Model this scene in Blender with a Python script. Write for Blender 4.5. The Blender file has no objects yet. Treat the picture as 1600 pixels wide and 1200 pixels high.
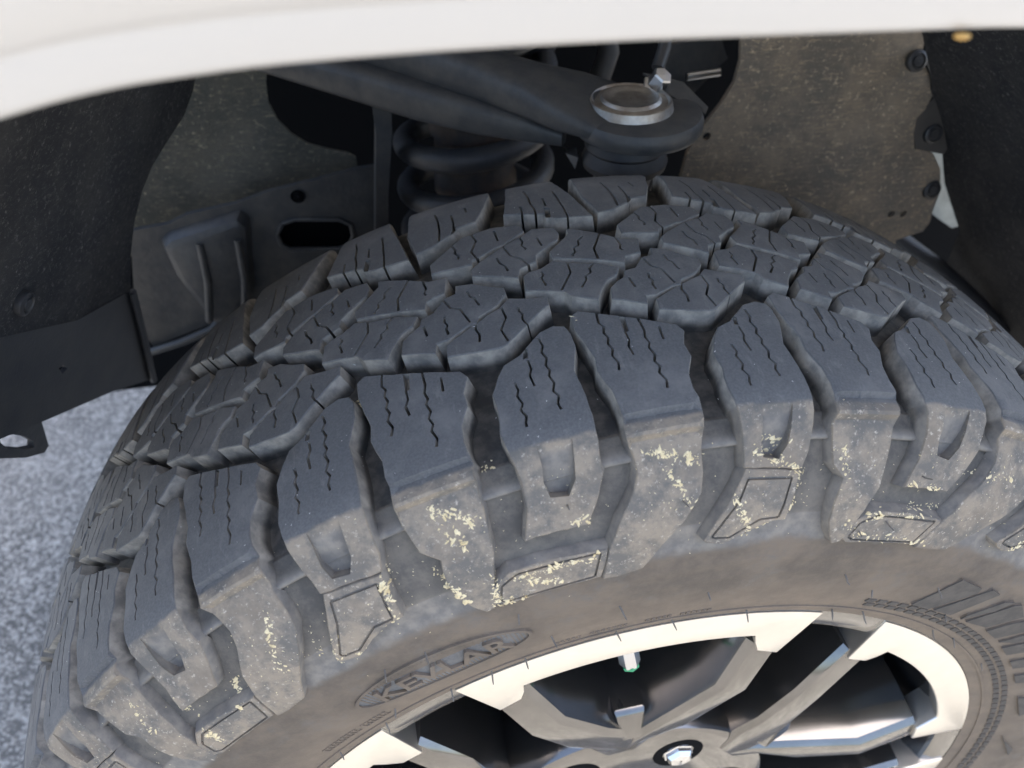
import bpy, bmesh, math, random
from mathutils import Vector, Matrix
from mathutils.geometry import delaunay_2d_cdt, intersect_point_line
from mathutils.bvhtree import BVHTree
random.seed(7)
S = bpy.context.scene
COL = S.collection

# ------------------------------------------------------------------ camera, sky, sun, exposure
cd = bpy.data.cameras.new('camera'); cam = bpy.data.objects.new('camera', cd); COL.objects.link(cam)
S.camera = cam
cam.matrix_world = Matrix(((0.98227, 0.12374, -0.14085, -0.1289), (-0.18749, 0.64829, -0.73795, -0.3481),
                           (0.0, 0.75127, 0.65999, 0.6257), (0, 0, 0, 1)))
cd.sensor_width = 36.0; cd.lens = 1311.02 / 1600 * 36; cd.clip_start = 0.01; cd.clip_end = 500
cd.dof.use_dof = True; cd.dof.focus_distance = 0.42; cd.dof.aperture_fstop = 9.0
w = bpy.data.worlds.new('World'); S.world = w; w.use_nodes = True
SUN = Vector((0.24, 0.03, 0.97)).normalized()
nt = w.node_tree; sky = nt.nodes.new('ShaderNodeTexSky'); sky.sky_type = 'NISHITA'; sky.sun_disc = False; sky.dust_density = 3.0; sky.ozone_density = 0.8
sky.sun_elevation = math.asin(SUN.z); sky.sun_rotation = math.atan2(SUN.x, SUN.y)
nt.links.new(sky.outputs[0], nt.nodes['Background'].inputs[0]); nt.nodes['Background'].inputs[1].default_value = 0.15
sl = bpy.data.lights.new('sun', 'SUN'); sl.energy = 3.8; sl.angle = math.radians(0.5); sl.color = (1, 0.95, 0.87)
so = bpy.data.objects.new('sun', sl); COL.objects.link(so)
so.rotation_euler = SUN.to_track_quat('Z', 'Y').to_euler()
vs = S.view_settings; vs.view_transform = 'Standard'; vs.look = 'None'; vs.gamma = 1; vs.exposure = 1.82
S.render.resolution_x = 1024; S.render.resolution_y = 768

# ------------------------------------------------------------------ materials
def mat(name, col=(.5, .5, .5), rough=.5, metal=0., col2=None, scale=40., detail=6., bump=0., bscale=300., coat=0., spec=.5, ramp=(.35, .65)):
    m = bpy.data.materials.new(name); m.use_nodes = True; n = m.node_tree; b = n.nodes['Principled BSDF']
    b.inputs['Base Color'].default_value = (*col, 1); b.inputs['Roughness'].default_value = rough
    b.inputs['Metallic'].default_value = metal; b.inputs['Coat Weight'].default_value = coat
    b.inputs['Specular IOR Level'].default_value = spec
    tc = n.nodes.new('ShaderNodeTexCoord')
    if col2:
        no = n.nodes.new('ShaderNodeTexNoise'); no.inputs['Scale'].default_value = scale; no.inputs['Detail'].default_value = detail
        no.inputs['Roughness'].default_value = .65
        n.links.new(tc.outputs['Object'], no.inputs['Vector'])
        r = n.nodes.new('ShaderNodeValToRGB'); r.color_ramp.elements[0].position = ramp[0]; r.color_ramp.elements[1].position = ramp[1]
        r.color_ramp.elements[0].color = (*col, 1); r.color_ramp.elements[1].color = (*col2, 1)
        n.links.new(no.outputs[0], r.inputs[0]); n.links.new(r.outputs[0], b.inputs['Base Color'])
    if bump:
        nb = n.nodes.new('ShaderNodeTexNoise'); nb.inputs['Scale'].default_value = bscale; nb.inputs['Detail'].default_value = 5
        n.links.new(tc.outputs['Object'], nb.inputs['Vector'])
        bp = n.nodes.new('ShaderNodeBump'); bp.inputs['Strength'].default_value = bump; bp.inputs['Distance'].default_value = .001
        n.links.new(nb.outputs[0], bp.inputs['Height']); n.links.new(bp.outputs[0], b.inputs['Normal'])
    return m

class NG:
    """small helper to chain shader nodes"""
    def __init__(s, m): s.n = m.node_tree
    def new(s, t, **k):
        x = s.n.nodes.new(t)
        for a, v in k.items(): setattr(x, a, v)
        return x
    def val(s, sock, v):
        if hasattr(v, 'is_output') or isinstance(v, bpy.types.NodeSocket): s.n.links.new(v, sock)
        else: sock.default_value = v
    def math(s, op, a, b=0., clamp=False):
        x = s.new('ShaderNodeMath', operation=op, use_clamp=clamp); s.val(x.inputs[0], a); s.val(x.inputs[1], b); return x.outputs[0]
    def step(s, v, lo, hi):
        x = s.new('ShaderNodeMapRange', interpolation_type='SMOOTHSTEP'); s.val(x.inputs[0], v); s.val(x.inputs[1], lo); s.val(x.inputs[2], hi); return x.outputs[0]
    def noise(s, vec, scale, detail=4., rough=.6):
        x = s.new('ShaderNodeTexNoise'); s.val(x.inputs['Vector'], vec); s.val(x.inputs['Scale'], scale)
        x.inputs['Detail'].default_value = detail; x.inputs['Roughness'].default_value = rough; return x.outputs[0]
    def mix(s, f, a, b):
        x = s.new('ShaderNodeMix', data_type='RGBA'); s.val(x.inputs[0], f)
        for i, v in ((6, a), (7, b)):
            if isinstance(v, tuple): x.inputs[i].default_value = (*v, 1)
            else: s.val(x.inputs[i], v)
        return x.outputs[2]
    def attr(s, name): return s.new('ShaderNodeAttribute', attribute_name=name).outputs['Fac']

def rubber_material():
    """one tyre rubber: worn grey running surface, dusty groove walls painted lighter as if lit, recess floors painted darker as shade, brown dirt on the sidewall.
    attributes: pos_s = mm along the tyre section, below = mm under the block's own top"""
    m = bpy.data.materials.new('tyre_rubber'); m.use_nodes = True; g = NG(m); b = m.node_tree.nodes['Principled BSDF']
    ob = g.new('ShaderNodeTexCoord').outputs['Object']
    s = g.attr('pos_s'); d = g.attr('below')
    fine = g.noise(ob, 900, 3); mid = g.noise(ob, 130, 5); big = g.noise(ob, 28, 5, .7); grit = g.noise(ob, 420, 4, .75)
    wob = g.math('MULTIPLY', g.math('SUBTRACT', mid, .5), 4.)
    sw = g.math('ADD', s, wob)
    top = g.mix(g.step(fine, .3, .75), (.105, .106, .107), (.14, .14, .14))
    st_ = g.new('ShaderNodeMapping'); st_.inputs['Scale'].default_value = (1, .25, 1.6); m.node_tree.links.new(ob, st_.inputs[0])
    scuff = g.noise(st_.outputs[0], 210, 5, .7); top = g.mix(g.math('MULTIPLY', g.step(scuff, .55, .75), .55), top, (.23, .224, .215))
    top = g.mix(g.step(big, .45, .75), top, (.18, .176, .17))
    wall = g.mix(g.step(mid, .3, .7), (.20, .19, .172), (.40, .365, .31))  # tan dust, lightened further as if the walls catch light
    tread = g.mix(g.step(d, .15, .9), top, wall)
    floor_shade = g.mix(g.step(mid, .35, .7), (.045, .044, .042), (.11, .10, .086))  # groove floor shade put into the colour
    tread = g.mix(g.step(d, 5., 10.5), tread, floor_shade)
    blot = g.noise(ob, 55, 6, .75)
    lug = g.mix(g.step(blot, .38, .62), (.140, .131, .117), (.28, .235, .18))
    lug = g.mix(g.step(big, .5, .72), lug, (.20, .168, .132))
    lug = g.mix(g.step(grit, .57, .70), lug, (.45, .40, .33))
    lugw = g.mix(g.step(mid, .3, .7), (.145, .138, .13), (.25, .228, .195))
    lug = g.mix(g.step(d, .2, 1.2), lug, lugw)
    side = g.mix(g.step(big, .32, .68), (.100, .084, .069), (.165, .133, .102))
    side = g.mix(g.step(blot, .5, .75), side, (.135, .122, .108))
    lug = g.mix(g.step(d, 4.5, 8.), lug, g.mix(g.step(blot, .35, .65), (.085, .080, .073), (.16, .143, .12)))  # recesses between lugs painted darker, to deepen their shade
    side = g.mix(g.step(s, 205., 250.), side, g.mix(g.step(blot, .3, .7), (.150, .122, .096), (.205, .163, .122)))
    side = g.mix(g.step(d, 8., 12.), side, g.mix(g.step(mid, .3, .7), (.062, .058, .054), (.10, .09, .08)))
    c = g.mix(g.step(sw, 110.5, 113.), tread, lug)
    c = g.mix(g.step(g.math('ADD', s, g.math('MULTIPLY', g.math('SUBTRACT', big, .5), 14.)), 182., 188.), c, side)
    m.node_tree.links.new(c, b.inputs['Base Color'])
    r = g.new('ShaderNodeMapRange'); g.val(r.inputs[0], mid); r.inputs[3].default_value = .62; r.inputs[4].default_value = .85
    m.node_tree.links.new(r.outputs[0], b.inputs['Roughness']); b.inputs['Specular IOR Level'].default_value = .32
    bp = g.new('ShaderNodeBump'); bp.inputs['Strength'].default_value = .28; bp.inputs['Distance'].default_value = .0006
    h = g.math('ADD', g.math('MULTIPLY', fine, .5), g.math('MULTIPLY', grit, .8))
    m.node_tree.links.new(h, bp.inputs['Height']); m.node_tree.links.new(bp.outputs[0], b.inputs['Normal'])
    return m

def felt_material(name, a, b_, fleck):
    m = bpy.data.materials.new(name); m.use_nodes = True; g = NG(m); b = m.node_tree.nodes['Principled BSDF']
    ob = g.new('ShaderNodeTexCoord').outputs['Object']
    mp = g.new('ShaderNodeMapping'); mp.inputs['Rotation'].default_value = (.4, .2, .9); mp.inputs['Scale'].default_value = (1, 3, 6)
    m.node_tree.links.new(ob, mp.inputs[0])
    fib = g.noise(mp.outputs[0], 70, 7, .85); blot = g.noise(ob, 16, 6, .75); fine = g.noise(ob, 260, 5, .85)
    c = g.mix(g.step(blot, .38, .64), a, b_)
    c = g.mix(g.step(fib, .53, .64), c, fleck)
    c = g.mix(g.step(fine, .57, .68), c, tuple(min(1, v * 1.8) for v in fleck))
    c = g.mix(g.step(fine, .36, .28), c, tuple(v * .45 for v in a))
    m.node_tree.links.new(c, b.inputs['Base Color']); b.inputs['Roughness'].default_value = .95; b.inputs['Specular IOR Level'].default_value = .15
    bp = g.new('ShaderNodeBump'); bp.inputs['Strength'].default_value = .9; bp.inputs['Distance'].default_value = .0015
    m.node_tree.links.new(g.math('ADD', fib, fine), bp.inputs['Height']); m.node_tree.links.new(bp.outputs[0], b.inputs['Normal'])
    return m

def ground_material():
    m = bpy.data.materials.new('pale_asphalt'); m.use_nodes = True; g = NG(m); b = m.node_tree.nodes['Principled BSDF']
    ob = g.new('ShaderNodeTexCoord').outputs['Object']
    v = g.new('ShaderNodeTexVoronoi'); v.inputs['Scale'].default_value = 230; m.node_tree.links.new(ob, v.inputs['Vector'])
    st = g.new('ShaderNodeSeparateColor'); m.node_tree.links.new(v.outputs['Color'], st.inputs[0])
    n1 = g.noise(ob, 60, 6, .7); n2 = g.noise(ob, 3, 4)
    c = g.mix(g.step(st.outputs[0], .1, .9), (.20, .188, .168), (.46, .435, .39))
    c = g.mix(g.step(v.outputs['Distance'], .35, .62), c, (.11, .104, .094))
    c = g.mix(g.step(n1, .5, .75), c, (.52, .49, .44))
    c = g.mix(g.math('MULTIPLY', g.step(n2, .4, .7), .3), c, (.32, .305, .28))
    m.node_tree.links.new(c, b.inputs['Base Color']); b.inputs['Roughness'].default_value = .85
    bp = g.new('ShaderNodeBump'); bp.inputs['Strength'].default_value = .8; bp.inputs['Distance'].default_value = .003
    m.node_tree.links.new(v.outputs['Distance'], bp.inputs['Height']); bp.invert = True
    m.node_tree.links.new(bp.outputs[0], b.inputs['Normal'])
    return m

M = dict(
    rubber=rubber_material(), ground=ground_material(),
    felt_grey=felt_material('dusty_felt', (.19, .17, .145), (.32, .262, .20), (.46, .36, .25)),
    felt_dark=felt_material('dark_felt', (.04, .04, .043), (.06, .058, .057), (.105, .10, .092)),
    apron=felt_material('dusty_apron', (.07, .072, .066), (.11, .105, .09), (.20, .18, .13)),
    paint=mat('white_paint', (.60, .575, .54), .3, 0, coat=.6),
    black=mat('black_steel', (.032, .034, .038), .5, 0, (.062, .06, .057), 60, bump=.35, bscale=250),
    plastic=mat('dark_plastic', (.022, .023, .027), .5, 0, (.042, .041, .04), 30, bump=.2, bscale=400),
    void=mat('shade_black', (.003, .0035, .0045), .9, spec=.1),  # near-black base, deep shade put into the colour
    spring=mat('spring_paint', (.03, .033, .04), .5, 0, (.055, .053, .052), 80, bump=.3),
    rust=mat('dirty_shock', (.035, .03, .03), .6, 0, (.085, .06, .045), 70, bump=.3),
    cap=mat('ball_joint_steel', (.48, .46, .43), .45, 1., (.28, .25, .22), 60, bump=.4),
    zinc=mat('zinc', (.62, .63, .64), .28, 1.),
    boot=mat('boot_rubber', (.022, .021, .022), .6, 0, (.05, .045, .04), 60),
    pale=mat('pale_sheet', (.42, .45, .42), .5, 0, (.30, .32, .30), 60),
    machined=mat('machined_alloy', (.84, .81, .75), .34, .95, (.80, .77, .71), 60, bump=.06, bscale=900),
    alloy=mat('grey_gloss_alloy', (.17, .165, .155), .14, .92, (.21, .20, .19), 40, coat=.5),
    barrel=mat('black_gloss_barrel', (.012, .012, .014), .22, 0, (.02, .02, .021), 30, coat=.5),
    green=mat('green_cap', (.02, .32, .14), .4), chrome=mat('chrome', (.75, .75, .76), .12, 1.),
    crumb=mat('dried_sand', (.62, .50, .28), .9, 0, (.78, .68, .45), 200), stone=mat('white_grit', (.6, .58, .54), .8),
)

# ------------------------------------------------------------------ mesh helpers
def link(name, me, m=None, parent=None, **props):
    o = bpy.data.objects.new(name, me); COL.objects.link(o)
    if m is not None and me is not None and not me.materials: me.materials.append(m)
    if parent: o.parent = parent
    for k, v in props.items(): o[k] = v
    return o
def smooth(me, ang=35):
    me.polygons.foreach_set('use_smooth', [True] * len(me.polygons)); me.set_sharp_from_angle(angle=math.radians(ang))
def mesh(name, verts, faces, ang=35):
    me = bpy.data.meshes.new(name); me.from_pydata([tuple(v) for v in verts], [], faces); me.update(); smooth(me, ang); return me
def empty(name, loc=(0, 0, 0), **props):
    o = bpy.data.objects.new(name, None); COL.objects.link(o); o.location = loc; o.empty_display_size = .02
    for k, v in props.items(): o[k] = v
    return o
def bevel_mesh(me, width, seg=2):
    bm = bmesh.new(); bm.from_mesh(me)
    e = [x for x in bm.edges if len(x.link_faces) == 2 and x.calc_face_angle(0) > .5]
    bmesh.ops.bevel(bm, geom=e, offset=width, segments=seg, affect='EDGES', profile=.6, clamp_overlap=True)
    bm.to_mesh(me); bm.free(); smooth(me, 40); return me
def lathe(name, prof, axis='z', n=64, ang=35, close=False):
    """prof: (radius, height); about local z or y"""
    V = []; Fc = []; k = len(prof)
    for i in range(n):
        a = 2 * math.pi * i / n
        for r, h in prof: V.append((r * math.cos(a), r * math.sin(a), h) if axis == 'z' else (r * math.sin(a), h, r * math.cos(a)))
    for i in range(n):
        j = (i + 1) % n
        for q in range(k - 1): Fc.append((i * k + q, j * k + q, j * k + q + 1, i * k + q + 1))
    return mesh(name, V, Fc, ang)
def tube(name, pts, rad, n=12, cap=True):
    pts = [Vector(p) for p in pts]; V = []; Fc = []; up = Vector((0, 0, 1)); prev = None
    for i, p in enumerate(pts):
        t = (pts[min(i + 1, len(pts) - 1)] - pts[max(i - 1, 0)]).normalized()
        if prev is None: a = t.cross(up if abs(t.z) < .9 else Vector((1, 0, 0))).normalized()
        else: a = (prev - t * prev.dot(t)).normalized()
        prev = a; b = t.cross(a); r = rad[i] if isinstance(rad, (list, tuple)) else rad
        for k in range(n):
            c = 2 * math.pi * k / n; V.append(p + a * math.cos(c) * r + b * math.sin(c) * r)
    for i in range(len(pts) - 1):
        for k in range(n): Fc.append((i * n + k, i * n + (k + 1) % n, (i + 1) * n + (k + 1) % n, (i + 1) * n + k))
    if cap: Fc += [tuple(range(n))[::-1], tuple(range((len(pts) - 1) * n, len(pts) * n))]
    return mesh(name, V, Fc, 50)
def inside(p, poly):
    x, y = p; r = False; j = len(poly) - 1
    for i in range(len(poly)):
        xi, yi = poly[i]; xj, yj = poly[j]
        if (yi > y) != (yj > y) and x < (xj - xi) * (y - yi) / (yj - yi) + xi: r = not r
        j = i
    return r
def plate(name, pts, thick, holes=(), grid=None, bulge=0., back=Vector((0, 1, 0)), wob=0.):
    """sheet-metal / felt plate from a flat 3-D outline (metres), extruded away from the wheel"""
    P = [Vector(p) for p in pts]; c = sum(P, Vector()) / len(P)
    nrm = Vector()
    for i in range(len(P)): nrm += (P[i] - c).cross(P[(i + 1) % len(P)] - c)
    nrm.normalize()
    if nrm.dot(back) < 0: nrm = -nrm
    ax = nrm.cross(Vector((0, 0, 1))).normalized(); ay = nrm.cross(ax)
    to2 = lambda p: Vector(((p - c).dot(ax), (p - c).dot(ay)))
    loop = [to2(p) for p in P]; hl = [[to2(Vector(h)) for h in hh] for hh in holes]
    V2 = list(loop); E = [(i, (i + 1) % len(loop)) for i in range(len(loop))]
    for hh in hl:
        o = len(V2); V2 += hh; E += [(o + i, o + (i + 1) % len(hh)) for i in range(len(hh))]
    xs = [v.x for v in loop]; ys = [v.y for v in loop]; ext = max(max(xs) - min(xs), max(ys) - min(ys))
    if grid:
        x = min(xs)
        while x < max(xs):
            y = min(ys)
            while y < max(ys):
                if inside((x, y), loop) and not any(inside((x, y), h) for h in hl): V2.append(Vector((x, y)))
                y += grid
            x += grid
    v, e, f, *_ = delaunay_2d_cdt(V2, E, [], 0, 1e-6)
    keep = []
    for t in f:
        q = sum((v[i] for i in t), Vector((0, 0))) / len(t)
        if inside(q, loop) and not any(inside(q, h) for h in hl): keep.append(t)
    def front(p):
        b = bulge * (1 - ((p.x / ext) ** 2 + (p.y / ext) ** 2) * 4)
        if wob: b += wob * (math.sin(p.x * 31 + 1) * math.cos(p.y * 23) + .5 * math.sin(p.x * 71 + p.y * 57))
        return c + ax * p.x + ay * p.y - nrm * b
    n = len(v); VV = [front(p) for p in v] + [front(p) + nrm * thick for p in v]; FF = []
    cnt = {}
    for t in keep:
        FF.append(tuple(t)); FF.append(tuple(i + n for i in reversed(t)))
        for i in range(len(t)):
            a, b = t[i], t[(i + 1) % len(t)]; cnt.setdefault((min(a, b), max(a, b)), []).append((a, b))
    for k, l in cnt.items():
        if len(l) == 1: a, b = l[0]; FF.append((b, a, a + n, b + n))
    me = mesh(name, VV, FF, 30); bm = bmesh.new(); bm.from_mesh(me)
    bmesh.ops.delete(bm, geom=[x for x in bm.verts if not x.link_faces], context='VERTS')
    bmesh.ops.recalc_face_normals(bm, faces=bm.faces); bm.to_mesh(me); bm.free(); smooth(me, 30)
    return me
MM = lambda l: [(a / 1000, b / 1000, c / 1000) for a, b, c in l]

# ------------------------------------------------------------------ the ground
GZ = -.392
g = mesh('ground', [(-60, -60, GZ), (60, -60, GZ), (60, 60, GZ), (-60, 60, GZ)], [(0, 1, 2, 3)])
link('ground', g, M['ground'], kind='structure')

# ------------------------------------------------------------------ tyre: section profile, tread tables (u: 1/1000 of a tread pitch, s: mm along the section)
OUT = {
 'P1': [(-556,-27.8),(-414,-18.8),(-313,-10.5),(-231,-9.0),(-255,2.3),(-348,5.3),(-361,9.8),(-476,4.5),(-685,-3.0),(-690,-9.0),(-658,-12.0),(-611,-17.3),(-558,-23.3)],
 'P2': [(-700,0.0),(-624,4.5),(-491,9.0),(-402,14.3),(-427,19.5),(-478,21.8),(-500,24.8),(-542,30.8),(-564,35.9),(-674,30.0),(-698,25.5),(-875,18.8),(-858,7.5),(-835,5.3),(-776,4.5)],
 'Q': [(-185,0.8),(-117,3.0),(-50,8.3),(18,12.8),(19,17.3),(-27,23.3),(-75,26.3),(-129,28.5),(-143,33.0),(-182,33.0),(-286,38.1),(-339,38.1),(-349,44.0),(-492,37.4),(-478,29.3),(-436,25.5),(-388,22.5),(-373,18.0),(-311,16.5),(-261,8.3),(-242,7.5),(-198,6.8)],
 'R': [(27,22.5),(110,25.5),(201,27.8),(198,33.0),(75,42.5),(-39,53.0),(-72,53.7),(-163,52.2),(-294,49.2),(-289,42.5),(-152,34.5),(-77,30.0),(-26,27.8)],
 'S': [(-285,-25.5),(-185,-35.2),(-100,-43.4),(48,-45.7),(184,-42.7),(208,-40.5),(211,-34.5),(84,-25.5),(30,-24.0),(-88,-18.0),(-97,-15.0),(-285,-17.3)],
 'T': [(260,-34.5),(373,-31.5),(384,-25.5),(367,-19.5),(309,-15.8),(226,-9.0),(216,-3.0),(123,0.0),(104,6.8),(-99,-4.5),(-94,-9.8),(-49,-14.3),(34,-19.5),(86,-23.3),(191,-28.5)],
 'I1': [(249,-113.0),(198,-80.0),(156,-59.4),(365,-50.2),(372,-46.0),(421,-42.7),(601,-39.7),(553,-72.9),(514,-93.0),(502,-113.0)],
 'I2': [(656,-113.0),(632,-85.0),(625,-66.0),(637,-58.6),(658,-42.7),(740,-44.2),(853,-53.2),(885,-57.8),(983,-60.1),(1054,-78.0),(1103,-95.0),(1120,-113.0)],
 'A2': [(119,51.5),(186,49.3),(233,51.0),(249,55.5),(249,64.0),(206,78.5),(213,86.0),(219,94.0),(217,105.0),(214,116.0),(203,128.0),(209,130.0),(170,139.4),(95,151.2),(-96,150.6),(-189,150.6),(-142,138.0),(-131,126.0),(-141,115.0),(-158,102.0),(-143,91.0),(-147,81.0),(-110,72.0),(-72,66.0),(3,62.6)],
 'A1': [(119,51.5),(186,49.3),(233,51.0),(249,55.5),(249,64.0),(206,78.5),(213,86.0),(219,94.0),(217,105.0),(214,116.0),(203,128.0),(198,134.0),(166,141.5),(-125,139.0),(-131,126.0),(-141,115.0),(-158,102.0),(-143,91.0),(-147,81.0),(-110,72.0),(-72,66.0),(3,62.6)],
 'Ba': [(-713,45.0),(-680,42.7),(-603,46.2),(-423,54.5),(-265,61.7),(-243,66.0),(-272,74.0),(-268,82.0),(-312,92.0),(-318,100.0),(-305,110.0),(-314,119.0),(-324,128.0),(-326,133.0),(-344,145.0),(-348,152.0),(-379,160.0),(-392,165.0),(-452,182.3),(-496,183.5),(-544,178.0),(-581,170.0),(-592,158.5),(-570,147.5),(-640,141.0),(-651,133.6),(-660,123.0),(-654,118.0),(-647,108.0),(-654,94.0),(-686,82.0),(-676,74.0),(-715,54.5)],
 'Bb': [(287,45.0),(320,42.7),(397,46.2),(577,54.5),(735,61.7),(757,66.0),(728,74.0),(732,82.0),(688,92.0),(682,100.0),(695,110.0),(686,119.0),(668,129.0),(668,139.4),(654,148.0),(605,155.5),(569,160.5),(435,174.0),(348,184.0),(198,186.0),(134,185.0),(186,168.5),(229,160.0),(253,155.0),(343,142.0),(374,134.5),(368,128.0),(346,118.0),(353,108.0),(346,94.0),(314,82.0),(324,74.0),(285,54.5)],
 'plate2': [(-408,171.0),(-312,165.2),(-57,166.2),(166,168.2),(115,183.5),(-401,183.5),(-441,181.0)],
 'plate1': [(-1116,140.5),(-846,143.3),(-861,158.0),(-875,166.7),(-988,168.2),(-1202,177.8),(-1295,175.8),(-1308,174.3),(-1182,152.8)],
 'U': [(-26,113.2),(-28,123.9),(-36,130.3),(-26,137.4),(40,138.9),(76,132.4),(87,125.1),(97,113.8)],
}
SIPE = {
 'P2': [[(-777,6.8),(-770,9.8),(-785,12.0),(-776,17.3),(-777,18.8)],[(-634,3.0),(-637,12.0),(-714,24.8)],[(-511,8.3),(-540,11.3),(-543,15.0),(-576,17.3),(-578,20.3),(-616,25.5)]],
 'P1': [[(-498,-18.0),(-533,-15.0),(-539,-10.5),(-570,-8.3),(-573,-4.5),(-596,-2.3),(-589,-0.8)],[(-406,-18.8),(-473,-5.3),(-477,4.5)],[(-338,-12.8),(-338,-11.3),(-331,-5.3),(-343,-2.3),(-335,0.0)]],
 'Q': [[(-268,6.8),(-238,16.5),(-196,19.5),(-166,31.5)],[(-270,21.8),(-278,25.5),(-268,28.5),(-278,30.8),(-272,35.2)],[(-376,23.3),(-366,31.5)],[(-147,7.5),(-137,12.8),(-121,14.3),(-116,18.0),(-107,21.0)]],
 'R': [[(-142,33.0),(-152,37.4),(-140,41.8),(-149,46.9)],[(-17,27.0),(-8,35.2),(-46,42.5),(-28,51.4)],[(61,30.0),(57,33.0),(70,35.9),(62,38.9),(73,43.2)]],
 'S': [[(-168,-39.0),(-150,-33.0),(-157,-29.3),(-141,-25.5),(-149,-22.5)],[(-54,-44.9),(-39,-36.0),(-78,-26.3),(-58,-18.0)],[(66,-41.9),(68,-34.5),(69,-30.0)]],
 'T': [[(183,-28.5),(190,-23.3),(177,-20.3),(193,-16.5),(183,-15.0)],[(268,-24.8),(279,-15.8)],[(81,-24.0),(105,-12.8),(151,-8.3),(180,0.0)],[(33,-14.3),(42,-8.3),(64,-4.5),(68,0.0)]],
 'A': [[(105,54.5),(113,60.1),(97,63.5),(113,68.0),(98,71.8),(110,75.6),(97,78.5),(111,83.2),(95,87.6),(112,90.9),(98,94.6),(104,98.3)],[(27,66.1),(32,71.8),(17,75.6),(24,82.3)],[(-55,77.5),(-46,82.3),(-59,85.0),(-45,90.1),(-61,93.2),(-44,97.1),(-55,100.5),(-54,102.5)]],
 'B': [[(-598,44.7),(-607,53.0),(-591,56.1),(-601,60.1),(-590,63.5),(-602,67.1),(-590,70.8),(-604,74.7),(-588,79.4),(-599,84.1)],[(-505,60.9),(-502,67.1),(-517,70.8),(-509,76.6)],[(-423,52.2),(-418,62.6),(-428,67.1),(-418,70.8),(-431,73.7),(-417,78.5),(-431,82.3),(-418,85.9),(-431,89.3),(-415,93.9),(-424,98.3)],[(-345,60.9),(-348,69.9)]],
 'I1': [[(255,-65.0),(248,-53.2)],[(315,-87.9),(324,-76.4),(317,-65.9),(325,-57.8),(319,-49.4)],[(398,-71.1),(394,-59.4)],[(475,-79.9),(479,-70.2),(478,-62.6),(481,-53.2),(477,-40.5)]],
 'I2': [[(785,-85.6),(794,-74.6),(793,-65.9),(792,-59.4),(779,-47.9)],[(871,-77.3),(873,-63.4),(861,-54.7)],[(952,-83.2),(958,-75.5)]],
}
SLOT = {
 'A': [(21,58.4),(42,60.1),(32,65.2),(9,65.2)],
 'B': [(-504,48.4),(-477,49.9),(-486,61.7),(-509,61.7)],
 'I1': [(377,-57.0),(407,-55.5),(371,-30.8),(345,-31.5)],
 'I2': [(868,-59.4),(887,-59.4),(837,-43.4),(820,-43.4)],
}
PROFILE = [(0.38, 0.107), (0.3865, 0.092), (0.392, 0.06), (0.3948, 0.03), (0.3955, 0.0), (0.395, -0.03), (0.3932, -0.06), (0.3895, -0.095), (0.3855, -0.1115), (0.379, -0.118), (0.369, -0.1238), (0.35, -0.133), (0.33, -0.137), (0.31, -0.138), (0.29, -0.136), (0.27, -0.131), (0.2473, -0.1232)]
FLECK = [(-215,141,-231,159,30),(-229,164,-243,173,15),(-321,162,-350,179,14),(-336,180,-248,172,12),(-162,154,-151,173,18),(-150,162,-143,174,22),(-94,166,-112,183,34),(-105,181,-62,184,28),(-75,169,44,171,55),(-61,173,-13,180,34),(-141,124,-89,136,40),(-130,135,-111,147,15),(13,150,37,149,10),(115,126,180,134,40),(135,134,171,156,30),(220,153,245,172,40),(242,131,315,146,50),(310,144,312,163,20),(240,179,310,167,28),(293,169,309,165,16),(258,128,282,131,12),(358,133,373,145,14),(389,172,451,184,18),(420,168,551,164,44),(447,182,555,182,28),(449,151,523,151,16),(566,144,644,138,16),(727,176,740,170,30),(-372,135,-411,164,28),(-487,157,-510,169,15),(-581,164,-587,179,20),(-621,132,-635,151,15),(-575,148,-581,156,12),(-347,155,-365,171,8),(-197,40,-190,49,9),(72,42,83,48,9),(205,69,208,72,3),(-84,53,-78,58,4),(-59,108,-61,116,7)]
WROT = -0.19111                                     # how far the wheel has turned on its hub
PROF = [(0.2473, .112), (0.27, .121), (0.30, .128), (0.33, .127), (0.355, .121), (.372, .113)] + PROFILE
def catmull(P, n=14):
    Q = [(2 * P[0][0] - P[1][0], 2 * P[0][1] - P[1][1])] + P + [(2 * P[-1][0] - P[-2][0], 2 * P[-1][1] - P[-2][1])]; out = []
    for i in range(1, len(Q) - 2):
        for q in range(n):
            t = q / n
            out.append(tuple(.5 * (2 * Q[i][k] + (Q[i + 1][k] - Q[i - 1][k]) * t + (2 * Q[i - 1][k] - 5 * Q[i][k] + 4 * Q[i + 1][k] - Q[i + 2][k]) * t * t
                     + (3 * Q[i][k] - Q[i - 1][k] - 3 * Q[i + 1][k] + Q[i + 2][k]) * t ** 3) for k in (0, 1)))
    return out + [P[-1]]
DEN = catmull(PROF); ARC = [0.]
for i in range(1, len(DEN)): ARC.append(ARC[-1] + math.hypot(DEN[i][0] - DEN[i - 1][0], DEN[i][1] - DEN[i - 1][1]))
z0 = ARC[min(range(len(DEN)), key=lambda i: abs(DEN[i][1]) if DEN[i][0] > .35 else 9)]
ARC = [(a - z0) * 1000 for a in ARC]
import bisect
def sect(s):
    """radius, y and outward normal of the tyre section at s (mm)"""
    i = min(max(bisect.bisect(ARC, s) - 1, 0), len(ARC) - 2); t = (s - ARC[i]) / (ARC[i + 1] - ARC[i])
    r = DEN[i][0] + (DEN[i + 1][0] - DEN[i][0]) * t; y = DEN[i][1] + (DEN[i + 1][1] - DEN[i][1]) * t
    a, b = DEN[max(i - 2, 0)], DEN[min(i + 3, len(DEN) - 1)]; dr, dy = b[0] - a[0], b[1] - a[1]; l = math.hypot(dr, dy)
    return r, y, -dy / l, dr / l
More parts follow.
